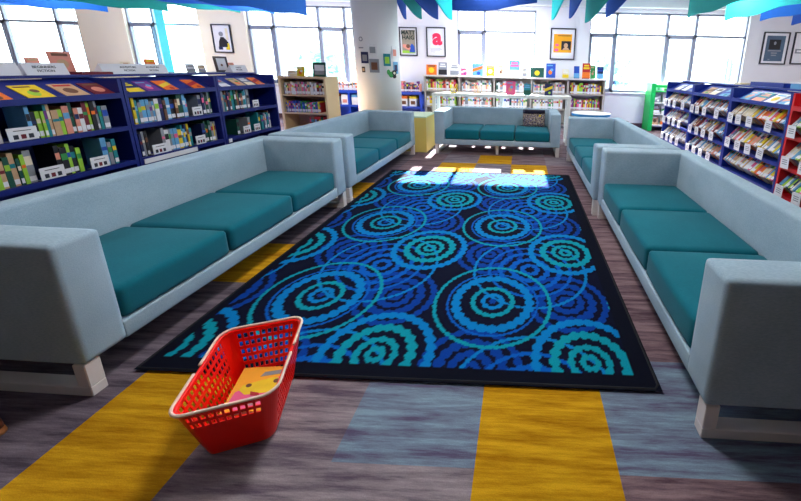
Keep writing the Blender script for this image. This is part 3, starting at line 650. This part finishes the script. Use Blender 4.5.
# ---- low round table with teal edge behind the right sofas
t = thing('low_table', 'low round white table with blue edge behind the right far sofa', 'table', (1.31, 6.36, 0))
bm = bmesh.new(); prism(bm, [(.36*math.cos(k*math.pi/12), .30*math.sin(k*math.pi/12)) for k in range(24)], .552, .560, 'z'); obj('table_top', bm, WHITE, t)
bm = bmesh.new(); prism(bm, [(.365*math.cos(k*math.pi/12), .305*math.sin(k*math.pi/12)) for k in range(24)], .51, .552, 'z'); obj('edge_band', bm, COV['teal'] if False else mat('azure_edge', (14, 120, 180), .4, .05, 5), t)
for a in range(4):
    bm = bmesh.new(); c, s = .26*math.cos(R90*a+.78), .22*math.sin(R90*a+.78); tube(bm, [(c, s, 0), (c*.9, s*.9, .51)], .02, 10); obj('leg', bm, WHITE, t)

# ---- patterned cushion on the far sofa
def cush_mat():
    m = bpy.data.materials.new('patterned_cushion'); m.use_nodes = True; nt = m.node_tree; N = nt.nodes; L = nt.links
    p = N['Principled BSDF']; p.inputs['Roughness'].default_value = .9
    tc = N.new('ShaderNodeTexCoord'); mp = N.new('ShaderNodeMapping'); mp.inputs['Scale'].default_value = (22, 22, 34)
    v = N.new('ShaderNodeTexVoronoi'); L.new(tc.outputs['Object'], mp.inputs[0]); L.new(mp.outputs[0], v.inputs['Vector'])
    sx = N.new('ShaderNodeSeparateColor'); L.new(v.outputs['Color'], sx.inputs[0])
    cr = N.new('ShaderNodeValToRGB'); cr.color_ramp.interpolation = 'CONSTANT'
    e = cr.color_ramp.elements; e[0].position = 0; e[0].color = (*lin((30, 26, 50)), 1); e[1].position = .3; e[1].color = (*lin((96, 84, 84)), 1)
    for ps, c in ((.5, (190, 168, 140)), (.7, (214, 200, 180)), (.82, (90, 52, 116)), (.93, (50, 60, 120))):
        q = e.new(ps); q.color = (*lin(c), 1)
    L.new(sx.outputs[0], cr.inputs[0]); L.new(cr.outputs[0], p.inputs['Base Color']); return m
t = thing('cushion', 'dark patterned cushion leaning at the right end of the far sofa', 'cushion', (.205, 5.565, .402), -.02)
def pillow(w_, h0, h1, th):
    bm = bmesh.new(); bmesh.ops.create_grid(bm, x_segments=14, y_segments=10, size=1)
    top = [(v, v.co.x, v.co.y) for v in bm.verts]
    geo = bmesh.ops.duplicate(bm, geom=bm.verts[:]+bm.edges[:]+bm.faces[:])
    d = [g for g in geo['geom'] if isinstance(g, bmesh.types.BMVert)]
    for v, a, b in top: v.co = (a*w_/2, -th*((1-a**4)*(1-(b*.97)**4))**.6, h0+(h1-h0)*(b+1)/2)
    for v in d: a, b = v.co.x, v.co.y; v.co = (a*w_/2, th*((1-a**4)*(1-(b*.97)**4))**.6, h0+(h1-h0)*(b+1)/2)
    bmesh.ops.remove_doubles(bm, verts=bm.verts[:], dist=.0005)
    for v in bm.verts: v.co.y += v.co.z*.22
    return bm
obj('cushion_body', pillow(.37, 0, .215, .05), cush_mat(), t, True)
o = obj('dark_band', pillow(.372, .212, .275, .045), mat('navy_cushion_band', (24, 22, 44), .9, .1, 60), t, True); o['label'] = 'plain dark band along the top'
bm = bmesh.new(); disc(bm, .10, .185, .018, -.012, -.006, 14); obj('yellow_dot', bm, COV['yellow'], t)

# ---- posters
def poster(x0, x1, z0, z1, label):
    t = thing('framed_poster', label, 'poster', ((x0+x1)/2, YF-.003, z0), 0, 'framed posters on the window wall'); W, H = x1-x0, z1-z0; f = .024
    bm = bmesh.new()
    box(bm, -W/2, -.03, 0, -W/2+f, 0, H); box(bm, W/2-f, -.03, 0, W/2, 0, H); box(bm, -W/2+f, -.03, 0, W/2-f, 0, f); box(bm, -W/2+f, -.03, H-f, W/2-f, 0, H)
    obj('frame', bm, BLACK, t); bm = bmesh.new(); box(bm, -W/2+f, -.012, f, W/2-f, -.002, H-f); obj('mount', bm, CARD, t)
    return t, W, H
POST = mat('poster_orange', (232, 160, 20), .6, .06, 12)
t, W, H = poster(-7.41, -6.95, 1.54, 2.19, 'framed poster of a seated person with yellow corner, left pillar')
bm = bmesh.new(); box(bm, -.14, -.014, .06, .15, -.012, H-.07, 0)
box(bm, .06, -.0155, .07, .15, -.014, .22, 1); box(bm, -.12, -.0155, .07, -.02, -.014, .14, 4)
prism(bm, [(-.11, .13), (.10, .13), (.11, .28), (.03, .36), (-.04, .36), (-.09, .26)], -.0165, -.0155, 'y', 2); disc(bm, -.02, .43, .055, -.0165, -.0155, 16, 3)
box(bm, -.05, -.0175, .22, .13, -.0165, .26, 2); box(bm, .09, -.0155, .3, .15, -.014, H-.09, 5)
obj('print', bm, [CARD, COV['yellow'], COV['black'], COV['grey'], COV['navy'], COV['cream']], t)
t, W, H = poster(-2.93, -2.51, 1.575, 2.222, 'framed poster with dark lettering over a blue figure, beside the column')
bm = bmesh.new(); box(bm, -.15, -.014, .06, .16, -.012, H-.06, 0); box(bm, -.15, -.0155, .06, .16, -.014, .12, 3)
prism(bm, [(.02, .08), (.15, .08), (.14, .22), (.08, .28), (.03, .2)], -.0165, -.0155, 'y', 1); prism(bm, [(-.14, .2), (.02, .12), (.05, .18), (-.06, .26), (-.13, .26)], -.0168, -.0155, 'y', 2); disc(bm, -.01, .22, .045, -.018, -.0168, 14, 4)
obj('print', bm, [mat('poster_khaki', (150, 140, 126), .7, .25, 8), COV['blue'], COV['salmon'], COV['lime'], COV['brown']], t)
for wd, zz in (('MATT', .125), ('HAIG', .235)):
    bm = bmesh.new(); text_bm(bm, wd, .125, .0, H-zz, -.0165, bold=.004); obj('lettering', bm, mat('poster_ink', (34, 52, 44), .7, .1, 30), t)
t, W, H = poster(-2.29, -1.84, 1.568, 2.236, 'framed white poster with a large red letter a')
bm = bmesh.new(); text_bm(bm, 'a', .50, .03, H*.655, -.0135, bold=.022); obj('lettering', bm, mat('poster_red', (226, 40, 84), .6, .05, 20), t)
bm = bmesh.new()
for k, wd in enumerate((.24, .27, .22, .10)): box(bm, -.13, -.0135, .19-.028*k, -.13+wd, -.0125, .196-.028*k)
obj('fine_print', bm, COV['grey'], t)
t, W, H = poster(.62, 1.20, 1.572, 2.277, 'framed yellow-orange poster with a portrait, between the windows')
bm = bmesh.new(); box(bm, -.21, -.014, .16, .21, -.012, H-.13, 0); box(bm, -.03, -.0155, .22, .19, -.014, .42, 1)
disc(bm, .075, .32, .055, -.0165, -.0155, 16, 2, .85); prism(bm, [(.0, .225), (.16, .225), (.13, .27), (.03, .27)], -.016, -.0155, 'y', 2)
disc(bm, -.13, .33, .03, -.0155, -.014, 14, 3, 1.6); disc(bm, -.14, .22, .035, -.0155, -.014, 14, 3, 1.5); box(bm, -.12, -.0155, H-.175, .18, -.014, H-.16, 4)
box(bm, .0, -.0155, .04, .2, -.0125, .13, 5); prism(bm, [(-.22, .05), (-.1, .05), (-.14, .13), (-.2, .13)], -.0155, -.0125, 'y', 5)
obj('print', bm, [POST, COV['black'], COV['tan'], COV['pink'], COV['brown'], CARD], t)
t, W, H = poster(5.50, 6.09, 1.585, 2.30, 'framed dark poster with pale lettering, right of the windows')
bm = bmesh.new(); box(bm, -.21, -.014, .07, .21, -.012, H-.08, 0); box(bm, -.14, -.0155, .33, .12, -.014, .55, 1); disc(bm, -.01, .47, .04, -.0165, -.0155, 14, 2, .7)
for k, wd in enumerate((.30, .14, .12)): box(bm, -wd/2-.0, -.0165, .29-.05*k, wd/2, -.0155, .315-.05*k, 2)
box(bm, -.12, -.0155, .10, -.07, -.014, .115, 2)
obj('print', bm, [mat('poster_slate', (74, 96, 120), .6, .2, 6), COV['black'], COV['grey']], t)
t, W, H = poster(6.20, 6.72, 1.60, 2.31, 'framed pale poster cut by the right picture edge')
bm = bmesh.new(); box(bm, -.19, -.014, .24, .16, -.012, .34, 0); box(bm, -.15, -.0155, .27, .12, -.014, .31, 1); obj('print', bm, [COV['grey'], CARD], t)

# ---- stickers on the column
def on_col(px_u, z0, z1, wd, c, c2, label, round_=False):
    a = math.radians(px_u); t = thing('wall_sticker', label, 'sticker', (-2.54+.366*math.sin(a), 5.98-.366*math.cos(a), z0), a, 'papers and stickers on the column')
    bm = bmesh.new(); H = z1-z0
    if round_: disc(bm, 0, H/2, H/2, -.006, -.001, 20, 0); disc(bm, 0, H/2, H*.32, -.0065, -.006, 16, 1)
    else: box(bm, -wd/2, -.006, 0, wd/2, -.001, H, 0); box(bm, -wd*.32, -.0068, H*.2, wd*.32, -.006, H*.75, 1)
    obj('paper', bm, [COV[c], COV[c2]], t)
def cz(v, u=380): # pixel row on the column's near side -> height
    return 1.4507+(60-v)*.0182-.01
on_col(-17, cz(45), cz(41), .09, 'grey', 'white', 'round grey sticker highest on the column', True)
on_col(-18, cz(51), cz(50), .09, 'grey', 'grey', 'thin grey caption strip below the round sticker')
on_col(-9, cz(64), cz(54), .13, 'navy', 'grey', 'dark slate paper on the left side of the column')
on_col(-15, cz(72), cz(67), .06, 'black', 'tan', 'tiny black and tan sticker low on the column')
on_col(12, cz(57), cz(47), .14, 'white', 'grey', 'white paper with grey marks on the column front')
on_col(14, cz(72), cz(60), .15, 'grey', 'brown', 'grey photo paper low on the column front')
on_col(46, cz(66), cz(55), .12, 'teal', 'lime', 'turquoise paper with yellow spot on the column')
on_col(70, cz(59), cz(48), .12, 'white', 'salmon', 'white and red paper on the right side of the column')
on_col(72, cz(73), cz(62), .12, 'light blue', 'navy', 'pale blue paper on the right side of the column')
a = math.radians(57); t = thing('wall_sticker', 'green and black leafy sticker low on the column', 'sticker', (-2.54+.367*math.sin(a), 5.98-.367*math.cos(a), cz(77)), a, 'papers and stickers on the column')
bm = bmesh.new(); disc(bm, -.06, .10, .045, -.006, -.001, 14, 0, .7); disc(bm, -.01, .06, .05, -.007, -.001, 14, 0); disc(bm, .05, .09, .045, -.008, -.001, 14, 1); disc(bm, .05, .03, .035, -.008, -.001, 14, 1); disc(bm, .05, .085, .022, -.009, -.008, 12, 2)
obj('paper', bm, [COV['green'], COV['black'], COV['cream']], t)

# ---- hanging felt baffles under the ceiling
BC = {'blue': mat('felt_blue', (16, 98, 196), .9, .08, 12), 'deep blue': mat('felt_deep_blue', (22, 70, 160), .9, .08, 12), 'teal': mat('felt_teal', (0, 134, 134), .9, .08, 12), 'cyan': mat('felt_cyan', (0, 190, 196), .9, .08, 12)}
BAF = [(-8.74, 2.238, 'deep blue', 3.2), (-7.93, 2.20, 'blue', 3.0), (-6.76, 2.235, 'teal', 3.0), (-5.37, 2.24, 'teal', 3.0), (-4.72, 2.233, 'blue', 2.4), (-4.10, 2.215, 'blue', 2.6),
       (-2.22, 2.19, 'deep blue', .35), (-1.93, 2.20, 'teal', .9), (-1.62, 2.20, 'deep blue', 1.3), (-1.36, 2.20, 'cyan', .9), (.51, 2.235, 'cyan', .8), (.83, 2.27, 'deep blue', .8), (1.13, 2.20, 'teal', 1.2), (1.50, 2.30, 'deep blue', 1.2),
       (3.0, 2.33, 'teal', 3.0), (3.68, 2.29, 'cyan', 3.0), (4.32, 2.30, 'blue', 3.0), (4.90, 2.24, 'deep blue', 3.0)]
sides = ['left', 'right']
for i, (x, z, c, ln) in enumerate(BAF):
    n = 30; pts = []
    for k in range(n+1):
        s = k/n; y = 6.6-ln*s
        zz = z+.018*math.sin(2*math.pi*(6.6-y)/1.1)-(.065*(6.6-y) if x < 0 else 0) + (.0 if ln > 2 else .0)
        if ln < 2: zz = z+.32*(1-math.cos(math.pi*min(1, s*1.0)))*.5
        pts.append((y, zz))
    top_ = ZC-.08
    outl = pts+[(6.6-ln, top_), (6.6, top_)]
    pos = 'left' if x < -1 else 'right'
    lab = '%s felt ceiling baffle, %s of the %s group counting from the left' % (c, ORD[i if x < 0 else i-10], pos)
    t = thing('ceiling_baffle', lab, 'ceiling baffle', (x, 0, 0), 0, 'felt baffles hanging under the ceiling')
    dx = -.30*(1 if x < -1 else -1)
    bm = bmesh.new(); prism(bm, outl, -.012, .012, 'x')
    if ln < 2:
        for v in bm.verts: v.co.x += (6.6-v.co.y)*(-.16 if x < 0 else .16)*1.5
    obj('panel', bm, BC[c], t)
    bm = bmesh.new()
    for yy in (6.45, 6.6-ln+.1):
        sh = (6.6-yy)*(-.16 if x < 0 else .16)*1.5 if ln < 2 else 0
        tube(bm, [(sh, yy, top_-.01), (sh, yy, ZC)], .003, 6)
    obj('hanging_wire', bm, BLACK, t)
t = thing('ceiling_baffle', 'wide blue felt baffle hanging across in front of the middle window', 'ceiling baffle', (-1.52, 6.75, 0), .0, 'felt baffles hanging under the ceiling')
bm = bmesh.new(); prism(bm, [(0, 2.40), (.3, 2.385), (.7, 2.39), (1.0, 2.42), (1.35, 2.50), (1.75, 2.56), (1.75, ZC-.08), (0, ZC-.08)], -.012, .012, 'y'); obj('panel', bm, BC['deep blue'], t)
bm = bmesh.new(); tube(bm, [(.1, 0, ZC-.09), (.1, 0, ZC)], .003, 6); tube(bm, [(1.65, 0, ZC-.09), (1.65, 0, ZC)], .003, 6); obj('hanging_wire', bm, BLACK, t)

# ---- shopping basket with the picture book
BR = mat('red_basket_plastic', (255, 24, 8), .32, .05, 8); HC = mat('cream_handle_plastic', (236, 206, 186), .4, .03, 8)
bt = thing('shopping_basket', 'red plastic shopping basket with cream handles on the carpet', 'basket', (-1.02, 1.035, 0.013), math.radians(20.5))
def rrect(w_, l_, r, n):
    """n points around a rounded rectangle, evenly spaced"""
    P = []; q = 14
    for cx_, cy2, a0 in ((w_/2-r, -l_/2+r, -R90), (w_/2-r, l_/2-r, 0), (-w_/2+r, l_/2-r, R90), (-w_/2+r, -l_/2+r, math.pi)):
        for k in range(q+1): a = a0+R90*k/q; P.append((cx_+r*math.cos(a), cy2+r*math.sin(a)))
    P.append(P[0]); d = [0]
    for i in range(len(P)-1): d.append(d[-1]+math.dist(P[i], P[i+1]))
    out = []; j = 0
    for k in range(n):
        s = d[-1]*k/n
        while d[j+1] < s: j += 1
        f = (s-d[j])/max(1e-9, d[j+1]-d[j]); out.append((P[j][0]+f*(P[j+1][0]-P[j][0]), P[j][1]+f*(P[j+1][1]-P[j][1])))
    return out
bh = .226; NS = 168; lv = [0, .05, .10, .19, .25, .34, .40, .49, .55, .64, .70, .79, .85, .94, 1.0]
bm = bmesh.new(); ringv = []
for t_ in lv:
    w_, l_, r = .20+.085*t_, .285+.085*t_, .03+.012*t_
    ringv.append([bm.verts.new((p[0], p[1], t_*bh)) for p in rrect(w_, l_, r, NS)])
for i in range(len(lv)-1):
    for k in range(NS):
        hole = (i % 2 == 0 and 4 <= i <= 12 or i == 2) and k % 3 != 0 and i % 2 == 0
        p = ringv[i][k].co; m_ = ringv[i][(k+1) % NS].co
        mid = (p+m_)/2; w_, l_ = .10+.0425*lv[i], .1425+.0425*lv[i]
        corner = abs(mid.x) > w_-.032 and abs(mid.y) > l_-.032
        if hole and not corner and not (mid.y < -l_+.02 and i < 10): continue
        bm.faces.new([ringv[i][k], ringv[i][(k+1) % NS], ringv[i+1][(k+1) % NS], ringv[i+1][k]])
bm.faces.new(ringv[0])
o = obj('basket_body', bm, BR, bt); md = o.modifiers.new('thick', 'SOLIDIFY'); md.thickness = .0032; md.offset = 1
bm = bmesh.new(); pr = rrect(.292, .377, .045, 72); pi_ = rrect(.282, .367, .042, 72)
tube(bm, [(x, y, bh+.001) for x, y in rrect(.289, .374, .043, 72)], .0065, 8, True); obj('rim', bm, BR, bt, True)
for sg in (-1, 1):
    pts = [(x, y, bh+.010) for x, y in rrect(.300, .385, .047, 96)]
    sel = sorted([p for p in pts if p[1]*sg > .012], key=lambda p: math.atan2(p[1]*sg, p[0]*sg)) 
    bm = bmesh.new(); tube(bm, sel, .0052, 8); obj('handle', bm, HC, bt, True)
# book in basket
t = thing('picture_book', 'orange picture book with a yellow drawing lying in the basket', 'book'); 
t.matrix_world = Matrix.Translation((-1.01, 1.06, .075)) @ Matrix.Rotation(math.radians(20.5), 4, 'Z') @ Matrix.Rotation(math.radians(14), 4, 'Y') @ Matrix.Rotation(math.radians(-8), 4, 'X')
bw, bl = .185, .235
bm = bmesh.new(); box(bm, -bw/2, -bl/2, .008, bw/2, bl/2, .010); box(bm, -bw/2, -bl/2, -.002, bw/2, bl/2, 0); box(bm, -bw/2, -bl/2, 0, -bw/2+.002, bl/2, .008); obj('cover', bm, mat('orange_cover', (240, 168, 40), .4, .06, 20), t)
bm = bmesh.new(); box(bm, -bw/2+.002, -bl/2+.002, 0, bw/2-.002, bl/2-.002, .008); obj('pages', bm, PAGE, t)
bm = bmesh.new()
def flat(pts, a, mi): prism(bm, pts, .010, .010+a, 'z', mi)
flat([(-.085, -.09), (-.05, -.112), (.075, -.10), (.086, -.03), (.07, .06), (-.02, .03), (-.08, -.02)], .0006, 0)
flat([(-.07+.0, -.01), (-.045, -.035), (.03, -.03), (.06, .0), (.066, .04), (.03, .052), (-.03, .03), (-.065, .015)], .0012, 1)
flat([(-.02, .06), (.07, .075), (.075, .10), (-.01, .085)], .0012, 2)
flat([(-.05, -.085), (.0, -.09), (.02, -.06), (-.02, -.045)], .0012, 3)
for cx_, cy2, r in ((-.045, .012, .010), (.045, .03, .012)): flat([(cx_+r*math.cos(k*.7), cy2+r*math.sin(k*.7)) for k in range(9)], .0018, 4)
flat([(-.03, -.02), (.0, -.03), (.005, -.045), (-.025, -.04)], .0016, 5)
obj('cover_picture', bm, [mat('cover_pink', (236, 190, 176), .5, .05, 20), COV['yellow'], COV['grey'], mat('cover_mauve', (176, 140, 140), .5, .05, 20), COV['brown'], COV['red']], t)

# ---- shoe at the left picture edge
t = thing('shoe', 'tan brown shoe tip at the lower left picture edge', 'shoe', (-2.0, .90, 0), .1)
def foot(z0, z1, k=1.0, toe=0):
    bm = bmesh.new(); L_ = []
    for z, s in ((z0, 1), ((z0+z1)/2, .98), (z1, .80)):
        L_.append([bm.verts.new((.14*k*s*math.cos(a)+(0 if math.cos(a) > 0 else -.0), .045*k*s*math.sin(a)*(1.05 if math.cos(a) > 0 else .85), z+(0 if z == z0 else .03*max(0, -math.cos(a))))) for a in [i*math.pi/12 for i in range(24)]])
    for i in range(2):
        for k2 in range(24): bm.faces.new([L_[i][k2], L_[i][(k2+1) % 24], L_[i+1][(k2+1) % 24], L_[i+1][k2]])
    bm.faces.new(L_[0]); bm.faces.new(L_[-1]); return bm
obj('sole', foot(0, .022), mat('shoe_sole', (176, 110, 60), .7, .1, 20), t, True)
obj('upper', foot(.022, .065, .96), mat('shoe_leather', (112, 62, 40), .5, .15, 20), t, True)

# ---- black bag behind the right far sofa
bm = bmesh.new(); bmesh.ops.create_icosphere(bm, subdivisions=3, radius=1)
for v in bm.verts: v.co = Vector((v.co.x*.24, v.co.y*.15, (v.co.z+1)*.20*(1+.12*math.sin(v.co.x*9)+.08*math.sin(v.co.y*11))))
o = obj('bag', bm, mat('black_bag', (46, 38, 52), .8, .2, 20), None, True); o.location = (1.95, 6.3, 0); tag(o, 'dark soft bag on the floor behind the right far sofa', 'bag')

# ---- outside: lawn, trees, cyan banner seen through the windows
bm = bmesh.new(); box(bm, -60, YF+.3, -.4, 60, 70, -.3); struct('ground', bm, mat('outside_ground', (150, 160, 150), .9, .1, 1))
TRK = mat('bark', (120, 110, 100), .9, .2, 8); 
FOL = mat('pale_foliage', (160, 205, 200), .8, .35, 2)
def tree(x, y, h, r, label):
    t = thing('tree', label, 'tree', (x, y, -.3), 0, 'trees outside the windows'); bm = bmesh.new(); tube(bm, [(0, 0, 0), (.05, 0, h*.5), (0, .05, h*.75)], .09, 8); obj('trunk', bm, TRK, t)
    bm = bmesh.new(); rng = random.Random(int(x*10))
    for k in range(420):
        a, b, q = rng.uniform(0, 6.283), rng.uniform(-1, 1), rng.random()**.4
        c = Vector((r*q*math.cos(a)*math.sqrt(1-b*b), r*q*math.sin(a)*math.sqrt(1-b*b), h*.72+b*q*h*.34))
        s = rng.uniform(.08, .2); n = Vector((rng.uniform(-1, 1), rng.uniform(-1, 1), rng.uniform(-1, 1))).normalized(); u = n.orthogonal().normalized(); v_ = n.cross(u)
        bm.faces.new([bm.verts.new(c+s*(math.cos(j*1.257)*u+math.sin(j*1.257)*v_)) for j in range(5)])
    obj('foliage', bm, FOL, t)
tree(-8.4, 14.5, 2.3, 1.3, 'pale leafy tree outside, left half of the window by the column')
tree(-5.2, 17.5, 2.7, 1.2, 'pale leafy tree outside, just left of the column')
tree(3.6, 14.0, 2.2, .9, 'pale leafy tree outside the right-hand window')

CYC = mat('cyan_fabric', (90, 226, 236), .8, .05, 6)
t = thing('curtain_strip', 'narrow cyan blind strip hanging in the second window from the left', 'curtain', (-8.68, YF-.05, SILL+.02)); n = 16
bm = bmesh.new(); prism(bm, [(.0, 0), (.20, 0), (.20, TOP-SILL-.05), (0, TOP-SILL-.05)], -.004, .004, 'y'); obj('cloth', bm, CYC, t)
bm = bmesh.new(); tube(bm, [(-.02, 0, TOP-SILL-.04), (.24, 0, TOP-SILL-.04)], .012, 8); obj('rod', bm, WHITE, t)
t = thing('banner', 'small turquoise banner on a pole outside the right window', 'banner', (8.25, 14, -.3))
bm = bmesh.new(); tube(bm, [(0, 0, 0), (0, 0, 2.35)], .03, 8); obj('pole', bm, WHITE, t)
bm = bmesh.new(); prism(bm, [(-.1, .95), (.14, .95), (.16, 2.0), (.06, 2.3), (-.12, 2.25)], -.01, .01, 'y'); obj('flag', bm, CYC, t)
